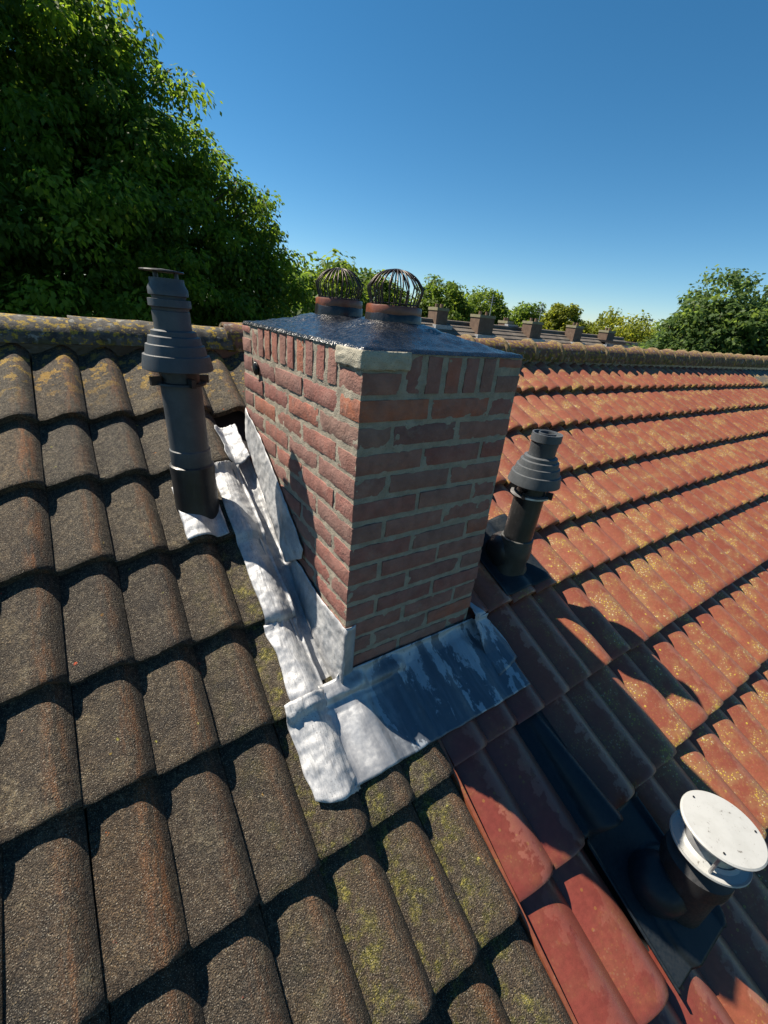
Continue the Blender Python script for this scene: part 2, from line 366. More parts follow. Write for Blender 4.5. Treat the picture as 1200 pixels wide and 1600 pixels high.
# ------------------------------------------------------------------ roof geometry
P_ = math.atan(0.5621); CP, SP, TP = math.cos(P_), math.sin(P_), math.tan(P_)
Z0 = -0.9971; RY = 1.55
def rp(x, s, h=0.0): return Vector((x, s*CP-h*SP, Z0+s*SP+h*CP))
XL0, XR0 = 0.2228, 0.2342
ROWL = [1.25, 0.94, 0.602, 0.268, -0.034, -0.390, -0.747, -1.10, -1.45]
ROWR = [1.338, 0.982, 0.609, 0.296, 0.016, -0.370, -0.733, -1.093, -1.45]
S_RIDGE = RY/CP
STEPL, STEPR = 0.034, 0.040
def profL(u):
    return .035*sm(.04, .75, u) - .030*max(0.0, (u-.71)/.29)**1.9
def profR(u):
    return .036*max(0.0, math.sin(math.pi*.97*min(1, u**1.15)))**.85
def tile_mesh(name, prof, length, tilt, th, mat, seed, rough, nu=22, nv=7, round_r=0.0):
    V, F = [], []; rs = random.Random(seed)
    us = [i/nu for i in range(nu+1)]
    us = [u if u < .8 else .8+(u-.8)*1.0 for u in us]
    vs = [0, .018, .06] + [.06+(1-.06)*(j+1)/(nv-2) for j in range(nv-2)]
    ox, oy = rs.uniform(0, 50), rs.uniform(0, 50)
    def top(u, v):
        x = u*CW; y = v*length; h = prof(u)
        if v == 0: h -= .0045
        if rough:
            h += .0022*nz(x+ox, y+oy, 0, 28); 
            if v < .02: y += .0035*nz(x+ox, oy, 3, 40)
        if round_r and v < .03: y += round_r*max(0, sm(.80, 1.0, u))*(.9 if v == 0 else .4)
        return x, y, h-math.tan(tilt)*y*0
    n1 = len(us)
    for v in vs:
        for u in us: V.append(top(u, v))
    for j in range(len(vs)-1):
        for i in range(n1-1): F.append((j*n1+i, j*n1+i+1, (j+1)*n1+i+1, (j+1)*n1+i))
    b = len(V)                                        # nose and underside
    for i, u in enumerate(us): x, y, h = top(u, 0); V.append((x, y+.003, h-th*.55))
    for i, u in enumerate(us): x, y, h = top(u, 0); V.append((x, y+.006, h-th))
    for i, u in enumerate(us): x, y, h = top(u, 1); V.append((x, length, h-th))
    for i in range(n1-1):
        F.append((b+i, b+i+1, i+1, i)); F.append((b+n1+i, b+n1+i+1, b+i+1, b+i))
        F.append((b+2*n1+i, b+2*n1+i+1, b+n1+i+1, b+n1+i))
    last = (len(vs)-1)*n1
    for e in (0, n1-1):                               # side skirts
        idx = [j*n1+e for j in range(len(vs))] + [b+2*n1+e, b+n1+e, b+e]
        F.append(tuple(idx) if e == 0 else tuple(reversed(idx)))
    me = mesh(name, V, F, mat); return sharp(me, 38)
def surf(x, s):
    """height of the tiled surface above the roof plane"""
    if x < XL0+.004: rows, x0, pr, stp = ROWL, XL0, profL, STEPL
    else: rows, x0, pr, stp = ROWR, XR0, profR, STEPR
    u = ((x-x0)/CW) % 1.0
    top = S_RIDGE
    for rr in rows:
        if s >= rr: return pr(u) - stp*(s-rr)/max(.2, top-rr)
        top = rr
    return pr(u)
HX = [(-5.3, XL0), (XR0, XR0+44*CW), (XR0+44*CW+.012, XR0+44*CW+5.5)]
def house(name, label, x0, x1):
    t = thing(name, label, 'house', ((x0+x1)/2, RY, -8.5), 'terraced houses under one ridge')
    cx = (x0+x1)/2
    def L(p): return (p[0]-cx, p[1]-RY, p[2]+8.5)
    sE = -4.4
    ye, ze = sE*CP, Z0+sE*SP
    yb = 2*RY-ye; zr = Z0+TP*RY-.06
    g = .004
    v, f = box(x0+g, x1-g, ye+.35, yb-.35, -8.5, ze+.05)
    obj('wall', mesh('wall', [L(p) for p in v], f, MT_wall), t)
    V = [(x, y, z) for x in (x0+g, x1-g) for (y, z) in ((ye, ze-.06), (RY, zr), (yb, ze-.06), (yb, ze-.2), (RY, zr-.14), (ye, ze-.2))]
    F = [(0, 6, 7, 1), (1, 7, 8, 2), (2, 8, 9, 3), (3, 9, 10, 4), (4, 10, 11, 5), (5, 11, 6, 0), (5, 4, 3, 2, 1, 0)[::-1], (6, 7, 8, 9, 10, 11)[::-1]]
    rf = obj('roof', mesh('roof_deck', [L(p) for p in V], F, MT_deck), t)
    # gables close the loft
    V = [(x, y, z) for x in (x0+.02, x1-.02) for (y, z) in ((ye+.36, ze+.04), (RY, zr-.2), (yb-.36, ze+.04))]
    obj('gable', mesh('gable', [L(p) for p in V], [(0, 1, 2), (3, 5, 4)], MT_wall), t)
    t['cx'] = cx
    return t, rf, Vector((cx, RY, -8.5))
house_l, roof_l, org_l = house('terraced_house', 'terraced house with weathered dark concrete roof tiles beside the brick chimney', *HX[0])
house_r, roof_r, org_r = house('terraced_house', 'terraced house with red roof tiles flecked with yellow lichen', *HX[1])
house_g, roof_g, org_g = house('terraced_house', 'terraced house with grey green roof tiles beyond the red roof', *HX[2])
for h_ in (house_l, house_r, house_g): del h_['cx']

def in_view(p, mrg=90):
    q = project(p)
    return q is not None and -mrg < q[0] < 1200+mrg and -mrg < q[1] < 1600+mrg
def lay_tiles(roof, org, rows, x0, cols, prof, stp, th, mat, rough, skip, side_jit, always=False, seed=0, rr=0.0):
    stuffV, stuffF = [], []; count = 0
    rs = random.Random(seed)
    for k, sb in enumerate(rows):
        topS = rows[k-1] if k else S_RIDGE-.03
        gauge = topS-sb; length = gauge+(.06 if k else .0)
        tilt = math.atan(stp/max(gauge, .25))
        ms = [tile_mesh('roof_tile', prof, length, tilt, th, mat, seed*100+k*10+i, rough, round_r=rr) for i in range(3)]
        ms2 = [tile_mesh('roof_tile', prof, length, tilt, th, MT_new, seed*100+k*10+i+5, rough, round_r=rr) for i in range(3)] if mat is MT_red else None
        for c in cols:
            x = x0+c*CW
            if skip(c, k): continue
            ctr = rp(x+CW/2, sb+length/2)
            js, jz, ja = rs.gauss(0, side_jit), abs(rs.gauss(0, .0018)), rs.gauss(0, .010 if rough else .005)
            mtx = Matrix.Translation(rp(x, sb+js, jz+.0006*(c % 2)+.001)) @ Matrix.Rotation(P_-tilt, 4, 'X') @ Matrix.Rotation(ja*.6, 4, 'Z')
            me = (ms2 if (ms2 and c < 3) else ms)[rs.randrange(3)]
            tail = rp(x+CW/2, sb)
            if in_view(ctr) or in_view(tail) or in_view(rp(x+CW/2, topS)):
                o = obj('roof_tile', me, roof); o.matrix_parent_inverse = Matrix(); o.matrix_local = Matrix.Translation(-org) @ mtx
                count += 1
            else:
                b = len(stuffV)
                stuffV += [Matrix.Translation(-org) @ (mtx @ v.co) for v in me.vertices]
                stuffF += [tuple(i+b for i in p.vertices) for p in me.polygons]
    if stuffV:
        o = obj('roof_tiles', sharp(mesh('roof_tiles', stuffV, stuffF, mat), 38), roof); o['kind'] = 'stuff'
    return count
DCH = 0.8868; WCH = 0.55
def under_chimney(x, sb, top):
    ym0, ym1 = sb*CP, top*CP
    return x > -.01 and x+CW < WCH+.01 and ym0 > .0 and ym1 < DCH
def skip_l(c, k):
    x = XL0+c*CW; top = ROWL[k-1] if k else S_RIDGE
    if c == -2 and k in (1, 2, 3, 4): return True
    return under_chimney(x, ROWL[k], top+.06)
VENT_COLS = (2, 3)
def skip_r(c, k):
    x = XR0+c*CW; top = ROWR[k-1] if k else S_RIDGE
    if k == 7 and c in VENT_COLS: return True
    if k == 6 and c == 2: return True
    return under_chimney(x, ROWR[k], top+.06)
n1 = lay_tiles(roof_l, org_l, ROWL, XL0, range(-18, 0), profL, STEPL, .031, MT_dark, True, skip_l, .004, seed=3)
n2 = lay_tiles(roof_r, org_r, ROWR, XR0, range(0, 44), profR, STEPR, .035, MT_red, False, skip_r, .002, seed=5, rr=.010)
n3 = lay_tiles(roof_g, org_g, ROWR[:5], XR0+44*CW+.012, range(0, 36), profR, STEPR, .035, MT_grey, False, lambda c, k: False, .003, seed=9, rr=.010)
print('tiles', n1, n2, n3)

# red verge strip where the two roofs meet
Vv, Fv = [], []
for j in range(0, 60):
    s = -1.9+j*(1.63/59)
    for (dx, h) in ((-.006, -.03), (-.006, .002), (.004, .003), (.006, -.03)):
        Vv.append(rp(XL0+.003+dx, s, h)-org_r)
for j in range(59):
    for i in range(3): Fv.append((j*4+i, j*4+i+1, (j+1)*4+i+1, (j+1)*4+i))
o = obj('verge_strip', mesh('verge_strip', Vv, Fv, MT_red), roof_r)

# ridges ------------------------------------------------------------
def ridge_piece(name, L_, r_a, r_b, th, mat, seed, rough, span=80):
    n, nl = 22, 10
    def fn(r_off, i, j):
        a = R(-span)+R(2*span)*i/n; x = j/nl*L_; r = r_a+(r_b-r_a)*j/nl+r_off
        r += rough*nz(math.sin(a)*r+seed, x, math.cos(a)*r, 14)
        return (x, math.sin(a)*r, math.cos(a)*r)
    V = [fn(0, i, j) for j in range(nl+1) for i in range(n+1)] + [fn(-th, i, j) for j in range(nl+1) for i in range(n+1)]
    m_ = n+1; T = (nl+1)*m_; F = []
    for j in range(nl):
        for i in range(n):
            a, b, c, d = j*m_+i, j*m_+i+1, (j+1)*m_+i+1, (j+1)*m_+i
            F.append((a, d, c, b)); F.append((T+a, T+b, T+c, T+d))
    for i in range(n):
        F.append((i, i+1, T+i+1, T+i)); e = nl*m_; F.append((e+i, T+e+i, T+e+i+1, e+i+1))
    for j in range(nl):
        F.append((j*m_, T+j*m_, T+(j+1)*m_, (j+1)*m_)); F.append((j*m_+n, (j+1)*m_+n, T+(j+1)*m_+n, T+j*m_+n))
    return sharp(mesh(name, V, F, mat), 40)
ZR = Z0+TP*RY
x = 0.10; i = 0
while x > -2.6:
    Lp = .66
    me = ridge_piece('ridge_tile', Lp, .124, .116, .018, MT_ridge_d, i*7.1, .004)
    o = obj('ridge_tile', me, roof_l); o.location = Vector((x-Lp+.02, RY, ZR-.052-.003*(i % 2)))-org_l; o.rotation_euler = (0, 0, 0)
    x -= Lp-.02; i += 1
def collar_mesh(seed):
    V, F = [], []; n = 26
    for i in range(n+1):
        a = R(-100)+R(200)*i/n
        for k in range(6):
            b = 2*math.pi*k/6
            r = .107+.006*nz(seed, a*4, 0, 1)+(.015+.007*nz(a*5, seed, 2, 1))*math.cos(b)
            V.append(((.024+.012*nz(seed+5, a*6, 1, 1))*math.sin(b)+.012*nz(a*3, seed, 9, 1), math.sin(a)*r, math.cos(a)*r))
    for i in range(n):
        for k in range(6):
            m_ = (k+1) % 6; F.append((i*6+k, i*6+m_, (i+1)*6+m_, (i+1)*6+k))
    return mesh('ridge_mortar', V, F, MT_ridge_m, True)
rme = [ridge_piece('ridge_tile', .36, .098, .114, .014, MT_ridge_r, 40+k*3, .002, 108) for k in range(3)]
cme = [collar_mesh(k*4.3) for k in range(4)]
x = 0.10; i = 0
ENDR = HX[2][1]
while x < ENDR-.3:
    ro, og = (roof_r, org_r) if x < HX[1][1]-.1 else (roof_g, org_g)
    o = obj('ridge_tile', rme[i % 3], ro); o.location = Vector((x, RY, ZR-.012+.004*min(x, 8)+random.uniform(-.002, .002)))-og
    o2 = obj('ridge_mortar', cme[i % 4], ro); o2.location = Vector((x+.345, RY, ZR-.008+.004*min(x, 8)))-og
    x += .34; i += 1
for ro, og, (a, b), mt in ((roof_l, org_l, HX[0], MT_tar), (roof_r, org_r, HX[1], MT_tar), (roof_g, org_g, HX[2], MT_tar)):
    v, f = box(a+.002, b-.002, RY-.085, RY+.085, ZR-.10, ZR+.012)
    obj('ridge_bedding', mesh('ridge_bedding', [Vector(p)-og for p in v], f, mt), ro)  # bedding coloured tar black to paint in the shade under the ridge

# ------------------------------------------------------------------ chimney
J = 0.0095; LB = (WCH-1.5*J)/2.5; HB = (LB-J)/2; CO = 0.067; RL = 0.1019; BH = 0.0575
chim = thing('brick_chimney', 'square red brick chimney with a black tarred top between the two roofs', 'chimney', (0, 0, -1.3))
ZC = 1.3
def brick_mesh(lx, ly, lz, seed, name='brick'):
    rs = random.Random(seed); nx, ny, nzz = max(2, int(lx/.022)), max(2, int(ly/.03)), 4
    V, F, idx = [], [], {}
    def vid(i, j, k):
        if (i, j, k) in idx: return idx[(i, j, k)]
        x, y, z = (i/nx-.5), (j/ny-.5), (k/nzz-.5)
        ex, ey, ez = i in (0, nx), j in (0, ny), k in (0, nzz)
        p = Vector((x*lx, y*ly, z*lz)); c = .0032
        ne = ex+ey+ez
        if ne >= 2:
            if ex: p.x -= math.copysign(c, x)
            if ey: p.y -= math.copysign(c, y)
            if ez: p.z -= math.copysign(c, z)
        w = .0019
        p += Vector((nz(p.x+seed*3.3, p.y, p.z, 38), nz(p.x, p.y+seed*5.1, p.z, 38), nz(p.x, p.y, p.z+seed*2.7, 38)))*w
        if ne >= 2 and rs.random() < .10: p *= .985
        idx[(i, j, k)] = len(V); V.append(p); return idx[(i, j, k)]
    for (a, b, fn) in ((nx, nzz, lambda i, k, s: (i, 0 if s else ny, k)), (ny, nzz, lambda j, k, s: (0 if s else nx, j, k)), (nx, ny, lambda i, j, s: (i, j, 0 if s else nzz))):
        for s in (0, 1):
            for i in range(a):
                for j in range(b):
                    q = [vid(*fn(i, j, s)), vid(*fn(i+1, j, s)), vid(*fn(i+1, j+1, s)), vid(*fn(i, j+1, s))]
                    F.append(tuple(q))
    me = mesh(name, V, F, MT_brick)
    import bmesh
    bm = bmesh.new(); bm.from_mesh(me); bmesh.ops.recalc_face_normals(bm, faces=bm.faces); bm.to_mesh(me); bm.free()
    return sharp(me, 45)
BM = {}
def brick(x0, x1, y0, y1, z0, z1):
    lx, ly, lz = x1-x0, y1-y0, z1-z0
    key = tuple(round(v, 4) for v in (lx, ly, lz))
    if key not in BM: BM[key] = [brick_mesh(lx, ly, lz, len(BM)*10+i) for i in range(4)]
    o = obj('brick', random.choice(BM[key]), chim)
    j = lambda s: random.gauss(0, s)
    o.location = ((x0+x1)/2+j(.0012), (y0+y1)/2+j(.0012), (z0+z1)/2+ZC+j(.0012)); o.rotation_euler = (j(.006), j(.006), j(.005))
NC = 17
for k in range(1, NC+1):
    zb = -RL-CO*k; z1 = zb+BH
    if zb < -1.2: break
    fl = [(0, LB), (LB+J, 2*LB+J)] if k % 2 else [(HB+J, HB+J+LB), (HB+2*J+LB, WCH)]
    for a, b in fl: brick(a, b, 0, HB, zb, z1)
    bk = [(0, LB), (LB+J, 2*LB+J)] if k % 2 else [(HB+J, HB+J+LB), (HB+2*J+LB, WCH)]
    for a, b in bk: brick(a, b, DCH-HB, DCH, zb, z1)
    y = HB+J if k % 2 else 0
    for q in range(3 if k % 2 else 4):
        if k % 2 == 1 and q == 1 and k == 9:
            brick(0, HB, y, y+HB, zb, z1); brick(0, HB, y+HB+J, y+LB, zb, z1)
        else: brick(0, HB, y, y+LB, zb, z1)
        y += LB+J
    y = 0 if k % 2 else HB+J
    for q in range(4 if k % 2 else 3):
        brick(WCH-HB, WCH, y, y+LB, zb, z1); y += LB+J
# top course on edge, with stacked cut bricks at the corners
zt, zb = -.006, -RL
def corner(x0, x1, y0, y1, patch):
    if patch: brick(x0, x1, y0, y1, zb, zb+.056)
    else: brick(x0, x1, y0, y1, zb, zb+.052); brick(x0, x1, y0, y1, zb+.066, zt)
cw = .116
corner(0, cw, 0, cw, True); corner(WCH-.10, WCH, 0, .10, False); corner(0, .10, DCH-.10, DCH, False); corner(WCH-.1, WCH, DCH-.1, DCH, False)
def row_edge(a, b, n, fixed, axis):
    p = (b-a)/n
    for i in range(n):
        q0 = a+i*p+p*.11+random.uniform(-.002, .002); q1 = a+(i+1)*p-p*.11
        if axis == 'x': brick(q0, q1, fixed[0], fixed[1], zb, zt)
        else: brick(fixed[0], fixed[1], q0, q1, zb, zt)
row_edge(cw+.004, WCH-.104, 5, (0, .10), 'x'); row_edge(.104, WCH-.104, 5, (DCH-.10, DCH), 'x')
row_edge(cw+.004, DCH-.104, 10, (0, .10), 'y'); row_edge(.104, DCH-.104, 10, (WCH-.10, WCH), 'y')
# mortar core, rough, a little behind the brick faces
def rough_wall(p0, du, dv, nrm, nu, nv):
    def fn(u, v):
        p = Vector(p0)+Vector(du)*u+Vector(dv)*v
        e = 1 if 0 < u < 1 else 0
        return p+Vector(nrm)*((.0030*nz(p.x, p.y, p.z, 22)+.0028*nz(p.x, p.y, p.z, 75))*e)
    return grid(nu, nv, fn)
IN = .0045; zlo, zhi = -1.22, -.002
parts = [rough_wall((IN, IN, zlo), (WCH-2*IN, 0, 0), (0, 0, zhi-zlo), (0, -1, 0), 70, 150),
         rough_wall((IN, DCH-IN, zlo), (0, -(DCH-2*IN), 0), (0, 0, zhi-zlo), (-1, 0, 0), 100, 150),
         rough_wall((WCH-IN, IN, zlo), (0, DCH-2*IN, 0), (0, 0, zhi-zlo), (1, 0, 0), 60, 90),
         rough_wall((WCH-IN, DCH-IN, zlo), (-(WCH-2*IN), 0, 0), (0, 0, zhi-zlo), (0, 1, 0), 40, 60),
         ([(IN, IN, zhi), (WCH-IN, IN, zhi), (WCH-IN, DCH-IN, zhi), (IN, DCH-IN, zhi)], [(0, 1, 2, 3)])]
v, f = merge(parts); obj('mortar_joints', mesh('mortar_joints', [(p[0], p[1], p[2]+ZC) for p in v], f, MT_mortar, True), chim)
# cement repair on the front corner: wraps both faces
pz0, pz1 = zb+.058, -.001
def patch_fn(u, v):
    # unrolled: left face (y from cw to 0) then front face (x from 0 to cw)
    t = u*2-1; z = pz0+(pz1-pz0)*v
    bul = .004*math.sin(math.pi*v)+.0025*nz(u*9, v*5, 3, 1)
    if t < 0: p = Vector((-.001-bul*min(1, -t*8), -t*(cw+.006), z)); 
    else: p = Vector((t*(cw+.02), -.001-bul*min(1, t*8), z))
    if v == 0: p.z += .006*nz(u*14, 1, 1, 1)
    return p
v, f = grid(40, 10, patch_fn)
n_ = len(v); v2 = [Vector((max(p.x, .02) if p.y < cw*.9 or True else p.x, max(p.y, .02), p.z)) for p in v]
o = obj('cement_patch', mesh('cement_patch', [(p[0], p[1], p[2]+ZC) for p in v], f, MT_patch, True), chim); solid(o, .012, -1)
# tarred mortar flaunching
POTS = [(.275, .635), (.285, .305)]
def cap_fn(u, v):
    x = -.001+u*(WCH+.002); y = -.001+v*(DCH+.002)
    ex = min(u, 1-u)*WCH; ey = min(v, 1-v)*DCH; e = min(ex, ey)
    z = .040*sm(-.03, .22, e)-.0016+.010*sm(.05, .25, e)*(.5+.5*nz(x, y, 0, 7)) + .003*nz(x, y, 1, 30)*sm(0, .03, e) + .0012*nz(x, y, 1, 70)*sm(0, .03, e)
    for (px, py) in POTS:
        d = math.hypot(x-px, y-py); z += .012*max(0, 1-abs(d-.10)/.06)
    if e < .004: z = -.008
    k = sm(.0, .05, e)
    return (x+.002*nz(x, y, 7, 18)*k, y+.002*nz(x, y, 8, 18)*k, z+.003)
v, f = grid(70, 100, cap_fn); obj('tarred_cap', mesh('tarred_cap', [(p[0], p[1], p[2]+ZC) for p in v], f, MT_bit, True), chim)
v, f = grid(8, 8, lambda a, b: Vector((math.sin(b*math.pi)*math.cos(a*2*math.pi)*.010-.006, math.sin(b*math.pi)*math.sin(a*2*math.pi)*.022+.72, math.cos(b*math.pi)*.024-.143))+Vector((0, .006, .006))*nz(a*7, b*7, 0, 1))
obj('tar_lump', mesh('tar_lump', [(p[0], p[1], p[2]+ZC) for p in v], f, MT_tar), chim)

# pots with wire guards ----------------------------------------------
def pot(px, py, z, label, r, seed, bent):
    t = thing('chimney_pot', label, 'chimney pot', (px, py, z), 'capped chimney pots')
    prof = [(r*.98, -.03), (r*.98, .012), (r*.985, .016), (r*1.0, .030), (r*1.0, .044), (r*.97, .049), (r*.86, .049), (r*.84, .03), (r*.84, -.03)]
    v, f = lathe(prof, 44); v = [(p[0]+.0015*nz(*p, 30), p[1]+.0015*nz(*p, 31), p[2]+.002*nz(p[0], p[1], seed, 25)) for p in v]
    obj('pot_rim', sharp(mesh('pot_rim', v, f, MT_terra), 40), t)
    prof = [(r*1.06, -.03), (r*1.03, .0), (r*1.014, .022), (r*.99, .026)]
    v, f = lathe(prof, 44); v = [(p[0], p[1], p[2]+.007*nz(p[0], p[1], seed+4, 18)) for p in v]
    obj('tar_skirt', mesh('tar_skirt', v, f, MT_tar, True), t)
    parts = []; rs = random.Random(seed); H = .096
    nW = 28
    for i in range(nW):
        a = 2*math.pi*i/nW+rs.uniform(-.06, .06); tw = rs.uniform(-.12, .12); rr_ = rs.uniform(.95, 1.02)
        P = []
        for k in range(13):
            tt = k/12
            if tt < .12: rad, zz = r*(.80+.12*tt/.12), .035+.012*tt/.12
            else:
                q = (tt-.12)/.88; an = q*math.pi*.5
                rad = r*(1.03*math.cos(an)**.9 if q < 1 else 0)*rr_+.006; zz = .047+H*math.sin(an)**.95
                if q < .4: rad = r*(.84+.17*math.sin(q/.4*math.pi/2))*rr_
            P.append((rad*math.cos(a+tw*tt), rad*math.sin(a+tw*tt), zz))
        parts.append(tube(P, .0021, 5))
    parts.append(tube([(.012*math.cos(b), .012*math.sin(b), .047+H) for b in np.linspace(0, 2*math.pi, 12)], .0028, 5))
    parts.append(tube([(r*.86*math.cos(b), r*.86*math.sin(b), .052) for b in np.linspace(0, 2*math.pi, 30)], .002, 5))
    v, f = merge(parts); g = obj('wire_guard', mesh('wire_guard', v, f, MT_wire, True), t); g.rotation_euler = bent
    return t
pot(POTS[0][0], POTS[0][1], .058, 'terracotta chimney pot with wire ball guard, on the ridge side of the tarred top', .083, 1, (.02, -.03, .1))
pot(POTS[1][0], POTS[1][1], .050, 'chipped terracotta chimney pot with wire ball guard, on the eaves side of the tarred top', .084, 2, (-.03, .02, .3))

# ------------------------------------------------------------------ lead flashing
lead = thing('lead_flashing', 'grey white lead flashing dressed round the foot of the brick chimney', 'flashing', (0, 0, -1.0))
LO = Vector((0, 0, -1.0))
def ssurf(x, s, w=.02, ws=.03):
    if abs(x-XL0) < .06: w = max(w, .05)
    q = [surf(x+dx*w, s+ds*ws) for dx in (-1, -.5, 0, .5, 1) for ds in (-1, -.5, 0, .5, 1)]
    near = max(surf(x+dx*.006, s+ds*.012) for dx in (-1, 0, 1) for ds in (-1, 0, 1))
    return max(sum(q)/25, near*.5+sum(q)/50, near-.006)
def apron_fn(u, v):
    x = -.085+u*(.645+.085); s = .008-v*.292
    ragged = .006*nz(x, 3, 0, 14)
    s += ragged*v
    h = ssurf(x, s, .028, .045)+.012
    h = h*(1-.2*sm(.12, .32, x))+.004*sm(.12, .32, x)
    h = max(h, surf(x, s)+.008, surf(x, s+.012)+.008, surf(x, s-.012)+.008, surf(x+.008, s)+.008, surf(x-.008, s)+.008)+.008*sm(.22, .30, x)
    h += .004*nz(x, s, 2, 11)+.003*nz(x*3, s, 5, 9)*sm(0, .1, -s)
    up_ = max(0, (s+.035)/.043)                       # dressed up against the brickwork
    p = rp(x, s, h)
    if up_ > 0 and -.02 < x < .57:
        p = rp(x, min(s, -.012), h); p.y = -.006-(.03)*(1-up_)**2; t_ = up_**1.1; p.z = rp(x, -.035, h).z*(1-t_)+(-.955)*t_
    return p-LO
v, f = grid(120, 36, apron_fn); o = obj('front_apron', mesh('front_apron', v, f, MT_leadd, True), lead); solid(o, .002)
# corner piece over the left roll, with its tab
def strip(name, s0, s1, xa, xb, seed, mat, lift=.010, tail=.0, nu=26, nv=26, gut=False, narrow=0.0):
    def fn(u, v):
        s = s1+(s0-s1)*v
        xa_ = xa+narrow*(v-.5)+.010*nz(v*4, seed, 1, 1); xb_ = xb+.005*nz(v*5, seed+3, 1, 1)
        x = xa_+(xb_-xa_)*u
        s += -tail*(math.sin(math.pi*u))*max(0, v-.6)/.4 + .004*nz(u*6, seed+8, v*3, 1)
        h = ssurf(x, s, .012, .03)+lift*.9+.0018*nz(x+seed, s, 1, 22)+.0012*nz(x+seed, s, 2, 55)
        h += .010*abs(nz(u*7, v*16, seed, 1))*max(0, 1-v*3.5)
        if gut and u > .72: h = h*(1-sm(.72, .95, u))+(-.006)*sm(.72, .95, u)
        return rp(x, s, h)-LO
    v, f = grid(nu, nv, fn)
    o = obj(name, mesh(name, v, f, mat, True), lead); solid(o, .002); return o
strip('side_soaker', .955, 1.16, -.098, -.012, 11.3, MT_lead, .012, .02)
strip('side_soaker', .252, .935, -.170, -.060, 3.1, MT_lead, .011, .012, gut=False, nv=40)
strip('side_soaker', -.034, .250, -.172, -.062, 5.7, MT_lead, .011, .012)
strip('corner_soaker', -.262, -.005, -.200, -.072, 8.2, MT_lead, .020, .03)
strip('corner_tab', -.292, -.225, -.120, -.070, 9.9, MT_lead, .013, .0, 8, 8)
# gutter sheet beside the chimney
def gut_fn(u, v):
    s = -.03+v*1.14; x = -.086+u*.084
    h = -.042+.003*nz(x, s, 3, 14)+.046*(1-sm(0, .38, u))+(.03*sm(.88, 1, u))
    return rp(x, s, h)-LO
v, f = grid(12, 60, gut_fn); o = obj('side_gutter', mesh('side_gutter', v, f, MT_lead, True), lead); solid(o, .002)
# stepped upstands let into the joints on the left face
def upstand(poly, n, seed, name='step_upstand'):
    # poly: list of (y, ztop, zbot, off)
    ys = [p[0] for p in poly]
    def fn(u, v):
        y = ys[0]+(ys[-1]-ys[0])*u
        for a, b in zip(poly[:-1], poly[1:]):
            if min(a[0], b[0])-1e-6 <= y <= max(a[0], b[0])+1e-6:
                t = (y-a[0])/(b[0]-a[0]); zt_ = a[1]+(b[1]-a[1])*t; zb_ = a[2]+(b[2]-a[2])*t; off = a[3]+(b[3]-a[3])*t; break
        z = zt_+(zb_-zt_)*v
        x = -.006-off*math.sin(v*math.pi*.55)-.004*abs(nz(y, z, seed, 16))-.002*nz(y, z, seed, 50)
        return Vector((x, y, z+.004*nz(y, 2, seed, 25)))-LO
    v, f = grid(n, 14, fn); o = obj(name, mesh(name, v, f, MT_lead, True), lead); solid(o, .002); return o
upstand([(.86, -.315, -.44, .004), (.70, -.385, -.57, .008), (.52, -.50, -.69, .016), (.40, -.585, -.775, .018), (.292, -.665, -.70, .004)], 36, 1.0)
upstand([(.40, -.745, -.80, .002), (.345, -.735, -.86, .006), (.17, -.772, -.985, .012), (.0, -.772, -1.05, .010), (-.030, -.772, -1.03, .004)], 30, 2.0)
v, f = grid(6, 14, lambda u, w: Vector((-.010+u*.042, -.009-.004*math.sin(u*3), -.775-w*.225+.004*nz(u, w*4, 1, 1)))-LO)
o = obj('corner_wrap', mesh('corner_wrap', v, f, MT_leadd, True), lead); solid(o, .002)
# right corner fold
def fold_fn(u, v):
    s = .12-v*.30; x0 = .556; x1 = .575+.10*sm(-.05, .7, v)
    x = x0+(x1-x0)*u; s -= .03*(1-u)*sm(.5, 1, v)
    h = ssurf(x, s, .03, .04)+.022+.003*nz(x, s, 4, 20)
    h += .05*(1-u)**2*(1-sm(.45, .8, v))
    return rp(x, s, h)-LO
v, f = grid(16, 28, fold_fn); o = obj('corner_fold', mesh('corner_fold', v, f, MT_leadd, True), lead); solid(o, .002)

# ------------------------------------------------------------------ flue terminals
CONE = [(.0545, -.030), (.066, -.034), (.067, -.047), (.076, -.050), (.080, -.072), (.0865, -.074), (.092, -.102), (.099, -.104), (.105, -.136), (.106, -.146), (.100, -.149), (.06, -.146)]
def roofz(y): return Z0+TP*y
def sheet_on_roof(parent, org, name, x0, x1, s0, s1, lift, mat, nu=24, nv=24, seed=0, cr=0.003):
    def fn(u, v):
        x = x0+(x1-x0)*u; s = s0+(s1-s0)*v
        return rp(x, s, ssurf(x, s, .022, .05)+lift+cr*nz(x, s, seed, 18))-org
    v, f = grid(nu, nv, fn); o = obj(name, mesh(name, v, f, mat, True), parent); solid(o, .002); return o
ax, ay = -.256, .662
zb_ = roofz(ay)
v1 = thing('flue_terminal', 'tall grey capped flue pipe standing on the dark concrete tiles', 'flue pipe', (ax, ay, zb_), 'plastic flue terminals', (0, 0, 0))
def P1(name, prof, mat, n=44, par=v1, dz=None, shift=(0, 0), lean=0.0, ang=30, ly=0.0):
    dz = -zb_ if dz is None else dz
    v, f = lathe([(r, z+dz) for r, z in prof], n)
    ly = ly or (.10 if par is v1 else 0)
    v = [(p[0]+shift[0]+lean*p[2], p[1]+shift[1]+ly*p[2], p[2]) for p in v]
    return obj(name, sharp(mesh(name, v, f, mat), ang), par)
LN = -.012
P1('cap_plate', [(.0, .137), (.060, .133), (.062, .130), (.060, .128), (.0, .129)], MT_black_pl, shift=(-.01, 0), lean=LN)
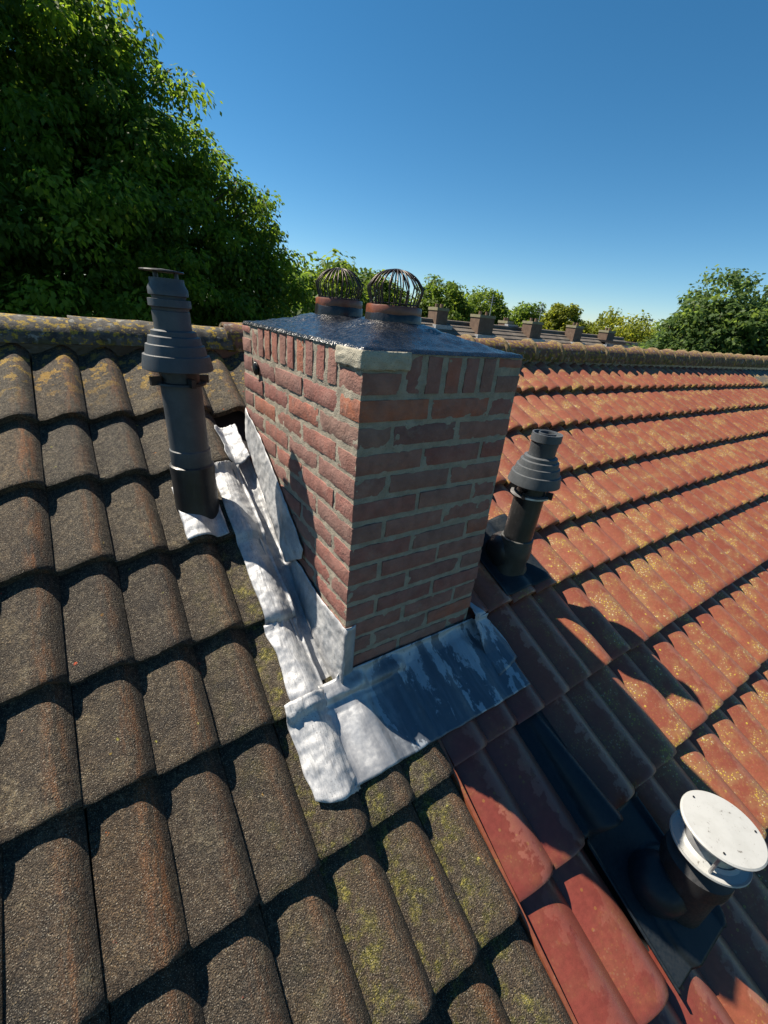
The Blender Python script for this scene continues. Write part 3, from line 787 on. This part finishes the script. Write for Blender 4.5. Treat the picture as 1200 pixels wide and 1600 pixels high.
for k in range(4):
    a = k*math.pi/2+.6
    v, f = tube([(.040*math.cos(a)+LN*(.105-zb_), .040*math.sin(a)+.1*(.105-zb_), .105-zb_), (.040*math.cos(a)+LN*(.13-zb_), .040*math.sin(a)+.1*(.13-zb_), .130-zb_)], .006, 6); obj('cap_post', mesh('cap_post', v, f, MT_black_pl), v1)
P1('top_section', [(.0, .098), (.044, .100), (.047, .112), (.049, .112), (.049, .098), (.057, .084), (.057, .066), (.05, .064), (.047, .056), (.047, .052)], MT_grey_pl, lean=LN)
P1('top_ring', [(.046, .056), (.061, .055), (.0615, .035), (.054, .031), (.052, .024), (.0545, .022), (.0545, -.032)], MT_grey_pl, lean=LN)
P1('cone_cowl', CONE, MT_grey_pl, 48, lean=LN)
P1('air_intake', [(.060, -.140), (.060, -.185), (.064, -.188)], MT_black_pl, lean=LN)
P1('intake_ring', [(.064, -.185), (.078, -.186), (.079, -.192), (.064, -.194)], MT_black_pl, lean=LN)
for k in range(4):
    a = k*math.pi/2+.25
    v, f = box(-.016, .016, -.007, .007, -.012, .014); c_, s_ = math.cos(a), math.sin(a)
    o = obj('intake_tab', mesh('intake_tab', v, f, MT_black_pl), v1, (.078*c_+LN*(-.18-zb_), .078*s_+.1*(-.182-zb_), -.182-zb_), (0, 0, a))
P1('pipe', [(.064, -.186), (.062, -.20), (.062, -.415)], MT_grey_pl, lean=LN)
P1('pipe_collar', [(.062, -.405), (.0655, -.408), (.0655, -.470), (.064, -.474)], MT_grey_pl, lean=LN)
P1('base_sleeve', [(.065, -.458), (.0725, -.462), (.0735, -.474), (.072, -.50), (.073, -.58), (.073, -.76)], MT_black_pl, lean=LN)
sheet_on_roof(v1, Vector((ax, ay, zb_)), 'roof_flange', -.325, -.186, .612, .86, .015, MT_lead, seed=4)

bx_, by_ = .955, .145
zb2 = roofz(by_)
v2 = thing('flue_terminal', 'open topped grey flue pipe standing on the red tiles beside the chimney', 'flue pipe', (bx_, by_, zb2), 'plastic flue terminals')
D2 = .30   # height of the cone section datum below the first one
def P2(name, prof, mat, n=44, ang=30): return P1(name, [(r, z-D2-.055) for r, z in prof], mat, n, v2, -zb2, (-.02, 0), .055, ang)
P2('inner_rim', [(.030, .02), (.030, .063), (.034, .063), (.034, .02)], MT_grey_pl)
P2('top_rim', [(.046, .03), (.053, .061), (.059, .061), (.060, .030), (.054, .026)], MT_grey_pl)
P2('top_section', [(.0, .025), (.054, .027), (.054, .012), (.0525, .008), (.0525, -.034)], MT_grey_pl)
P2('cone_cowl', CONE, MT_grey_pl, 48)
P2('air_intake', [(.060, -.140), (.060, -.195)], MT_black_pl)
P2('intake_ring', [(.062, -.19), (.080, -.192), (.081, -.199), (.062, -.202)], MT_zinc)
for k in range(4):
    a = k*math.pi/2+.35
    v, f = box(-.014, .014, -.006, .006, -.012, .016); c_, s_ = math.cos(a), math.sin(a)
    z_ = -.187-D2-.055-zb2
    obj('intake_tab', mesh('intake_tab', v, f, MT_black_pl), v2, (.077*c_-.02+.055*z_, .077*s_, z_), (0, 0, a))
P2('pipe', [(.060, -.19), (.062, -.205), (.062, -.44)], MT_black_pl)
P2('pipe_collar', [(.062, -.40), (.069, -.402), (.070, -.408), (.070, -.425), (.066, -.428)], MT_green_pl)
P2('base_sleeve', [(.0685, -.42), (.073, -.44), (.073, -.49), (.068, -.50), (.068, -.72)], MT_green_pl)
# elbow swelling towards the ridge
v, f = lathe([(.0, .085), (.035, .080), (.062, .058), (.076, .02), (.074, -.03), (.06, -.12)], 36)
o = obj('elbow', sharp(mesh('elbow', v, f, MT_black_pl), 40), v2, (-.030, .035, .075), (R(-25), R(-20), 0))
sheet_on_roof(v2, Vector((bx_, by_, zb2)), 'roof_flange', .80, 1.10, .045, .42, .008, MT_teal, seed=6)

# ------------------------------------------------------------------ white mushroom cowl on a black base
wx, wy = .740, -.862; wz = roofz(wy)
v3 = thing('roof_vent', 'round white disc topped vent on a black base among the red tiles', 'roof vent', (wx, wy, wz))
zt3 = -1.122
def P3(name, prof, mat, n=56, shift=(0, 0), ang=30): return P1(name, prof, mat, n, v3, -wz, shift, 0, ang)
P3('top_disc', [(.0, zt3+.005), (.05, zt3+.004), (.098, zt3+.001), (.102, zt3-.003), (.101, zt3-.008), (.094, zt3-.009), (.0, zt3-.007)], MT_white)
P3('throat', [(.044, zt3-.008), (.050, zt3-.05), (.066, zt3-.085)], MT_zinc)
P3('lower_disc', [(.066, zt3-.078), (.075, zt3-.086), (.093, zt3-.089), (.0985, zt3-.086), (.100, zt3-.091), (.096, zt3-.097), (.066, zt3-.098)], MT_white)
for k in range(3):
    a = R(200)+k*R(120)
    v, f = tube([(.084*math.cos(a), .084*math.sin(a), zt3-.09-wz), (.084*math.cos(a), .084*math.sin(a), zt3-.006-wz)], .0045, 8)
    obj('spacer_pin', mesh('spacer_pin', v, f, MT_zinc), v3)
    for zz in (zt3+.0036, zt3-.0855):
        v, f = merge([tube([(.084*math.cos(a)+dx*.0, .084*math.sin(a), zz-wz), (.084*math.cos(a), .084*math.sin(a), zz+.0016-wz)], .003, 6)] +
                     [tube([(-.010, -.012, 0), (.010, -.012, 0), (.010, .012, 0), (-.010, .012, 0), (-.010, -.012, 0)], .0008, 4)][:0])
        obj('rivet', mesh('rivet', v, f, MT_tar), v3)
P3('neck', [(.066, zt3-.09), (.066, zt3-.13), (.070, zt3-.14), (.088, zt3-.155), (.090, zt3-.20), (.088, zt3-.21), (.082, zt3-.215), (.080, zt3-.26), (.080, zt3-.40)], MT_neck)
v, f = lathe([(.0, .09), (.04, .085), (.07, .06), (.083, .02), (.083, -.1)], 40)
obj('elbow', sharp(mesh('elbow', v, f, MT_teal), 40), v3, (-.055, .045, .045), (R(20), R(-12), 0))
org3 = Vector((wx, wy, wz))
xa, xb_, sa, sb_ = XR0+2*CW+.004, XR0+4*CW-.004, -1.115, -.735
def fl_fn(u, v):
    x = xa+(xb_-xa)*u; s = sb_+(sa-sb_)*v
    h = .004-.024*(1-v)+.014*(1-sm(0, .06, u))+.016*sm(.9, 1, u)+.010*(1-sm(0, .04, v))
    d = math.hypot((x-wx)/.115, (s-(wy/CP-.03))/.155)
    h += .022*(1-sm(.92, 1.06, d))
    return rp(x, s, h)-org3
v, f = grid(48, 56, fl_fn); o = obj('base_flange', mesh('base_flange', v, f, MT_teal, True), v3); solid(o, .006)
# plastic ventilation tile replacing one red tile
sv0, sv1 = ROWR[6], ROWR[5]
def vt(u, v):
    x = XR0+2*CW+u*CW; s = sv0+(sv1+.05-sv0)*v
    h = -STEPR*(s-sv0)/(sv1-sv0)+profR(u)*.5+.002
    k = 1-v; wd = .16+.24*k
    hump = (.014+.060*k)*max(0, 1-((u-.56)/wd)**2)**.55
    if v > .86: hump *= 1-sm(.86, 1, v)
    return rp(x, s, h+hump)-org_r
v, f = grid(30, 26, vt); o = obj('vent_tile', mesh('vent_tile', v, f, MT_teal, True), roof_r); solid(o, .012)
o['label'] = 'blue black plastic ventilation tile with a tapering hood'

# ------------------------------------------------------------------ ground
v, f = grid(40, 40, lambda u, w: ((u-.5)*3000, (w-.5)*3000, -8.5+.0*u))
g = obj('ground', mesh('ground', v, f, simple('grass', (.045, .075, .02), (.085, .11, .035), .4, .95)))
g['kind'] = 'structure'

# ------------------------------------------------------------------ far terrace
MT_far = far_roof_mat()
MT_fbrick = simple('far_chimney_brick', (.16, .10, .07), (.24, .16, .11), 5, .9)
MT_fcap = simple('far_chimney_cap', (.30, .28, .14), (.36, .33, .24), 6, .9)
MT_fwhite = simple('white_trim', (.55, .55, .55), (.7, .7, .7), 3, .6)
MT_fglass = simple('dark_glass', (.02, .025, .03), (.03, .035, .04), 3, .1, 0)
YT, ZT = 18.0, -.08
def far_house(x0, x1, label, ch, y0=YT, zr=ZT, mat=MT_far, dormer=False, cap=True):
    t = thing('row_house', label, 'house', ((x0+x1)/2, y0, -8.5), 'row of houses beyond the ridge')
    og = Vector(((x0+x1)/2, y0, -8.5)); run, tp = 5.0, .60
    v, f = box(x0+.01, x1-.01, y0-run+.3, y0+run-.3, -8.5, zr-run*tp+.1); obj('wall', mesh('wall', [Vector(p)-og for p in v], f, MT_wall), t)
    V, F = [], []; n = 16                                       # overlapping courses as real steps
    for sgn in (-1, 1):
        for k in range(n):
            ya, yb2 = run*k/n, run*(k+1)/n
            b = len(V)
            for x in (x0+.01, x1-.01):
                V += [Vector((x, y0+sgn*ya, zr-ya*tp-.0))-og, Vector((x, y0+sgn*(yb2+.02), zr-(yb2+.02)*tp+.045))-og, Vector((x, y0+sgn*(yb2+.02), zr-(yb2+.02)*tp-.02))-og]
            F += [(b, b+1, b+4, b+3), (b+1, b+2, b+5, b+4), (b, b+2, b+1), (b+3, b+4, b+5)]
    rf = obj('roof', mesh('roof', V, F, mat), t)
    v, f = tube([(x0-og.x, 0, zr+.02-og.z), (x1-og.x, 0, zr+.02-og.z)], .11, 8); obj('ridge', mesh('ridge', v, f, mat), t)
    for (cx, dy, w, h) in ch:
        zt_ = zr+h
        p = obj('chimney', mesh('chimney', *(lambda vf: ([Vector(q)-og for q in vf[0]], vf[1]))(box(cx-w/2, cx+w/2, y0+dy-.35, y0+dy+.35, zr-1.2, zt_)), MT_fbrick), t)
        v, f = merge([box(cx-w/2-.03, cx+w/2+.03, y0+dy-.38, y0+dy+.38, zt_-.10, zt_+.04)]); obj('chimney_cap', mesh('chimney_cap', [Vector(q)-og for q in v], f, MT_fcap), p)
        v, f = merge([lathe([(.09, zt_), (.085, zt_+.22), (.06, zt_+.22), (.06, zt_+.1)], 8, cx+dx, y0+dy) for dx in (-w*.22, w*.22)]); obj('chimney_pots', mesh('chimney_pots', [Vector(q)-og for q in v], f, MT_fbrick), p)
        zz = zr+dy*tp
        v, f = box(cx-w/2-.2, cx+w/2+.2, y0+dy-.62, y0+dy-.355, zr+(dy-.5)*tp-.12, zr+(dy-.5)*tp+.16); obj('lead_apron', mesh('lead_apron', [Vector(q)-og for q in v], f, MT_lead), p)
    if len(ch) and x0 > 16 and int(x0) % 2 == 0:
        cx, dy = ch[0][0]+.5, ch[0][1]; zt_ = zr+ch[0][3]
        v, f = merge([tube([(cx, y0+dy, zr-.2), (cx, y0+dy, zt_+1.1)], .022, 5)]+[tube([(cx-.3, y0+dy+.06, zt_+.6+.12*q), (cx+.3, y0+dy+.06, zt_+.6+.12*q)], .010, 4) for q in range(4)])
        obj('aerial', mesh('aerial', [Vector(q)-og for q in v], f, MT_zinc), t)
    if dormer:
        xm = (x0+x1)/2-.2
        p = obj('dormer', mesh('dormer', *(lambda vf: ([Vector(q)-og for q in vf[0]], vf[1]))(box(xm-1.2, xm+1.2, y0-2.6, y0-.3, zr-1.7, zr-.30)), MT_fwhite), t)
        v, f = box(xm-1.35, xm+1.35, y0-2.8, y0-.2, zr-.30, zr-.16); obj('dormer_roof', mesh('dormer_roof', [Vector(q)-og for q in v], f, MT_tar), p)
        for dx in (-.58, .58):
            v, f = box(xm+dx-.5, xm+dx+.5, y0-2.64, y0-2.602, zr-1.5, zr-.45); obj('dormer_window', mesh('dormer_window', [Vector(q)-og for q in v], f, MT_fglass), p)
    return t
LX = [12.6, 16.8, 21.0, 25.3, 29.6]
lab = ['far row house, its chimney next to a smaller one on the ridge', 'far row house with a yellow topped chimney, second from the pots', 'far row house with a narrow brick chimney, before the dormer house', 'far row house with a flat roofed white dormer']
far_house(12.6, 16.6, 'far row house with a wide brick chimney just beyond the tarred top', [(15.4, .0, .75, .62)], )
far_house(16.6, 20.8, 'far row house with a wide pale chimney and a small one behind it', [(18.2, -.5, 1.15, .5)])
far_house(20.8, 25.2, 'far row house with a yellow topped chimney beside a small dark one', [(22.5, -.5, 1.0, .46), (20.98+.35, .6, .5, .35)])
far_house(25.2, 29.4, 'far row house with a narrow chimney next to the dormered house', [(26.8, -.5, 0.85, .5)])
far_house(29.4, 33.9, 'far row house with a chimney and a flat roofed white dormer', [(30.7, -.5, 0.9, .42)], dormer=True)
far_house(33.9, 40, 'far house with a reddish brown roof at the end of the row', [], zr=-.35, mat=simple('reddish_roof', (.17, .10, .07), (.24, .15, .10), 4, .9))
far_house(23, 31, 'distant house with a bright orange roof between far chimneys', [], 40, -.1, simple('orange_roof', (.42, .13, .06), (.48, .17, .08), 4, .8))

# ------------------------------------------------------------------ trees
ML = {'dark': leaf_mat('chestnut_leaf', (.040, .088, .013), (.15, .24, .030), 1.6),
      'mid': leaf_mat('lime_leaf', (.06, .11, .018), (.15, .22, .035), 1.5),
      'gold': leaf_mat('willow_leaf', (.10, .13, .018), (.21, .24, .035), 1.5),
      'gloss': leaf_mat('alder_leaf', (.05, .095, .033), (.13, .20, .06), 1.4)}
def leaves(centres, radii, per, size, droop, seed, flat=.6):
    g = np.random.default_rng(seed); N = len(centres)*per
    C = np.repeat(centres, per, 0); Rr = np.repeat(radii, per)[:, None]
    d = g.normal(size=(N, 3)); d /= np.linalg.norm(d, axis=1)[:, None]
    p = C + d*Rr*(g.random((N, 1))**.45)*np.array([1, 1, flat])
    n = d*.55+g.normal(size=(N, 3))*.55+np.array([0, 0, .75]); n /= np.linalg.norm(n, axis=1)[:, None]
    t = d*.7+g.normal(size=(N, 3))*.5+np.array([0, 0, -droop]); t -= n*(t*n).sum(1)[:, None]; t /= np.linalg.norm(t, axis=1)[:, None]
    b = np.cross(n, t); L = size*(.65+.7*g.random((N, 1))); W = L*(.50+.22*g.random((N, 1)))
    v = np.stack([p, p+t*L*.45+b*W*.5-n*L*.05, p+t*L-n*L*.22, p+t*L*.45-b*W*.5-n*L*.05], 1).reshape(-1, 3)
    base = (np.arange(N)*4)[:, None]
    f = np.concatenate([base+np.array([[0, 1, 2]]), base+np.array([[0, 2, 3]])], 1).reshape(-1, 3)
    lv = np.clip(np.repeat(g.random(len(centres))**1.5, per)*.7+g.random(N)*.35, 0, 1)
    return v, f, np.repeat(lv, 4)
def np_mesh(name, v, f, mat, lv=None):
    me = bpy.data.meshes.new(name); me.vertices.add(len(v)); me.vertices.foreach_set('co', v.astype(np.float32).ravel())
    me.loops.add(f.size); me.loops.foreach_set('vertex_index', f.astype(np.int32).ravel())
    me.polygons.add(len(f)); me.polygons.foreach_set('loop_start', np.arange(len(f), dtype=np.int32)*f.shape[1]); 
    me.update(calc_edges=True)
    if lv is not None:
        a = me.attributes.new('lv', 'FLOAT', 'POINT'); a.data.foreach_set('value', lv.astype(np.float32))
    me.materials.append(mat); return me
def tree(name, label, base, blobs, clump, nper, per, size, kind, seed, trunk_r=.3, droop=.6, group=None, shell=.55, limbs=10):
    """blobs: (x,y,z,r) relative to base"""
    t = thing(name, label, 'tree', base, group); g = np.random.default_rng(seed)
    cs, rs_ = [], []
    for (x, y, z, r) in blobs:
        k = max(6, int(nper*r*r)); d = g.normal(size=(k, 3)); d /= np.linalg.norm(d, axis=1)[:, None]
        rad = r*(shell+(1-shell)*g.random((k, 1))**.5)*(.9+.25*g.random((k, 1)))
        cs.append(np.array([x, y, z])+d*rad*np.array([1, 1, .95])); rs_.append(clump*(.6+.8*g.random(k)))
    cs = np.concatenate(cs); rs_ = np.concatenate(rs_)
    v, f, lv = leaves(cs, rs_, per, size, droop, seed+1)
    obj('crown', np_mesh('crown', v, f, ML[kind], lv), t)
    top = max(b[2] for b in blobs)
    parts = [tube([(0, 0, -.2), (.05*trunk_r, 0, top*.3), (.3*trunk_r, .2*trunk_r, top*.7), (0, 0, top)], [trunk_r*1.25, trunk_r, trunk_r*.6, trunk_r*.15], 9)]
    for i in g.choice(len(cs), min(limbs*3, len(cs)), replace=False):
        c = cs[i]; h = max(.15*top, min(c[2]*.75, top*.9)-.4)
        mid = np.array([c[0]*.45, c[1]*.45, h+(c[2]-h)*.35])
        parts.append(tube([(0, 0, h), tuple(mid), tuple(c)], [trunk_r*.32, trunk_r*.18, .015], 5))
    vv, ff = merge(parts); obj('trunk', mesh('trunk', vv, ff, MT_bark, True), t)
    return t
def at(px, py, dist):
    d = ray(px, py); k = dist/math.hypot(d.x, d.y); return CAM+d*k
GZ = -8.5
tree('broadleaf_tree', 'huge dark green broadleaf tree towering behind the dark roof', (-1.6, 12.6, GZ),
     [(-2.6, .6, 13.2, 3.6), (-.6, -.2, 10.4, 4.2), (2.2, -.6, 10.0, 2.6), (3.0, -.5, 7.2, 3.1), (.4, -1.2, 7.4, 4.0), (-3.4, 0, 9.0, 3.6), (.2, 0, 12.2, 2.7), (3.6, -.3, 10.2, 1.9), (4.4, -.3, 9.2, 1.6), (2.7, -.3, 11.2, 1.9), (5.6, -.4, 10.5, .7), (5.5, -.6, 8.9, 1.1), (5.0, -.8, 7.6, 1.5), (1.6, -.4, 12.0, 1.9)],
     .50, 24, 160, .11, 'dark', 21, .45, 1.0, shell=.3, limbs=16)
def simple_tree(name, label, px, py, wpx, dist, kind, seed, group=None, tall=1.0, size=None, per=26, round_=False):
    top = at(px, py, dist); w = wpx/FPX*dist*.93*.5*1.18
    base = (top.x, top.y, GZ); H = top.z-GZ; g = random.Random(seed)
    bl = []
    if round_:
        bl = [(0, 0, H-w*.95, w*.85), (w*.3, -.1*w, H-w*1.25, w*.72), (-w*.35, .1*w, H-w*1.3, w*.68)]
    else:
        bl = [(0, 0, H-w*.66, w*.62)]
        for i in range(5):
            a = i*1.26+g.random(); bl.append((math.cos(a)*w*.5, math.sin(a)*w*.5, H-w*g.uniform(.95, 1.5), w*g.uniform(.45, .6)))
        bl.append((0, 0, H-w*1.6, w*.75))
    for i in range(4):
        a = i*1.57+g.random(); bl.append((math.cos(a)*w*.45, math.sin(a)*w*.45, H-w*2.3, w*.55))
    return tree(name, label, base, bl, w*.19, 300/(w*w)*.9, int(per*1.9), (size or w*.085), kind, seed, max(.15, w*.06), .6, group, .5, 8)
simple_tree('broadleaf_tree', 'mid green tree filling the gap between the huge tree and the pots', 505, 388, 190, 30, 'mid', 31, per=34)
simple_tree('broadleaf_tree', 'green tree directly behind the two wire guards', 583, 420, 110, 36, 'mid', 32)
simple_tree('broadleaf_tree', 'full green tree rising above the nearest far chimney', 692, 430, 100, 38, 'mid', 33, per=34)
simple_tree('broadleaf_tree', 'green tree with a lower crown beside the full green one', 758, 447, 95, 42, 'mid', 34, per=34)
simple_tree('broadleaf_tree', 'low green tree between the round tree and the golden willow', 828, 473, 90, 46, 'mid', 35)
simple_tree('willow_tree', 'yellow green willow with a loose crown behind the far chimneys', 885, 472, 62, 44, 'gold', 36, size=.26)
simple_tree('willow_tree', 'round yellow green willow standing alone above the dormer house', 982, 477, 105, 44, 'gold', 37, round_=True, size=.26, per=34)
simple_tree('broadleaf_tree', 'dark glossy tree at the end of the ridge, taller of the pair', 1152, 415, 105, 20, 'gloss', 38, per=13, size=.15)
simple_tree('broadleaf_tree', 'dark glossy low tree in front of the taller one by the ridge', 1090, 478, 92, 19, 'gloss', 39, per=13, size=.14)
simple_tree('broadleaf_tree', 'dark glossy tree beyond the grey green roof', 1228, 448, 110, 21, 'gloss', 40, per=18, size=.17)
# distant tree line: a mass nobody could count
cs, rs_ = [], []
g = np.random.default_rng(77)
for i in range(420):
    px = 380+900*g.random(); d = 110+70*g.random()
    p = at(px, 520, d); zt_ = .0+1.6*g.random()
    for k in range(4): cs.append((p.x+g.normal()*2, p.y+g.normal()*2, zt_-k*1.5)); rs_.append(1.8)
v, f, lv = leaves(np.array(cs), np.array(rs_), 16, 1.3, .5, 78)
o = obj('distant_wood', np_mesh('distant_wood', v, f, ML['mid'], lv)); o['kind'] = 'stuff'; o['label'] = 'low line of distant trees along the horizon'; o['category'] = 'wood'
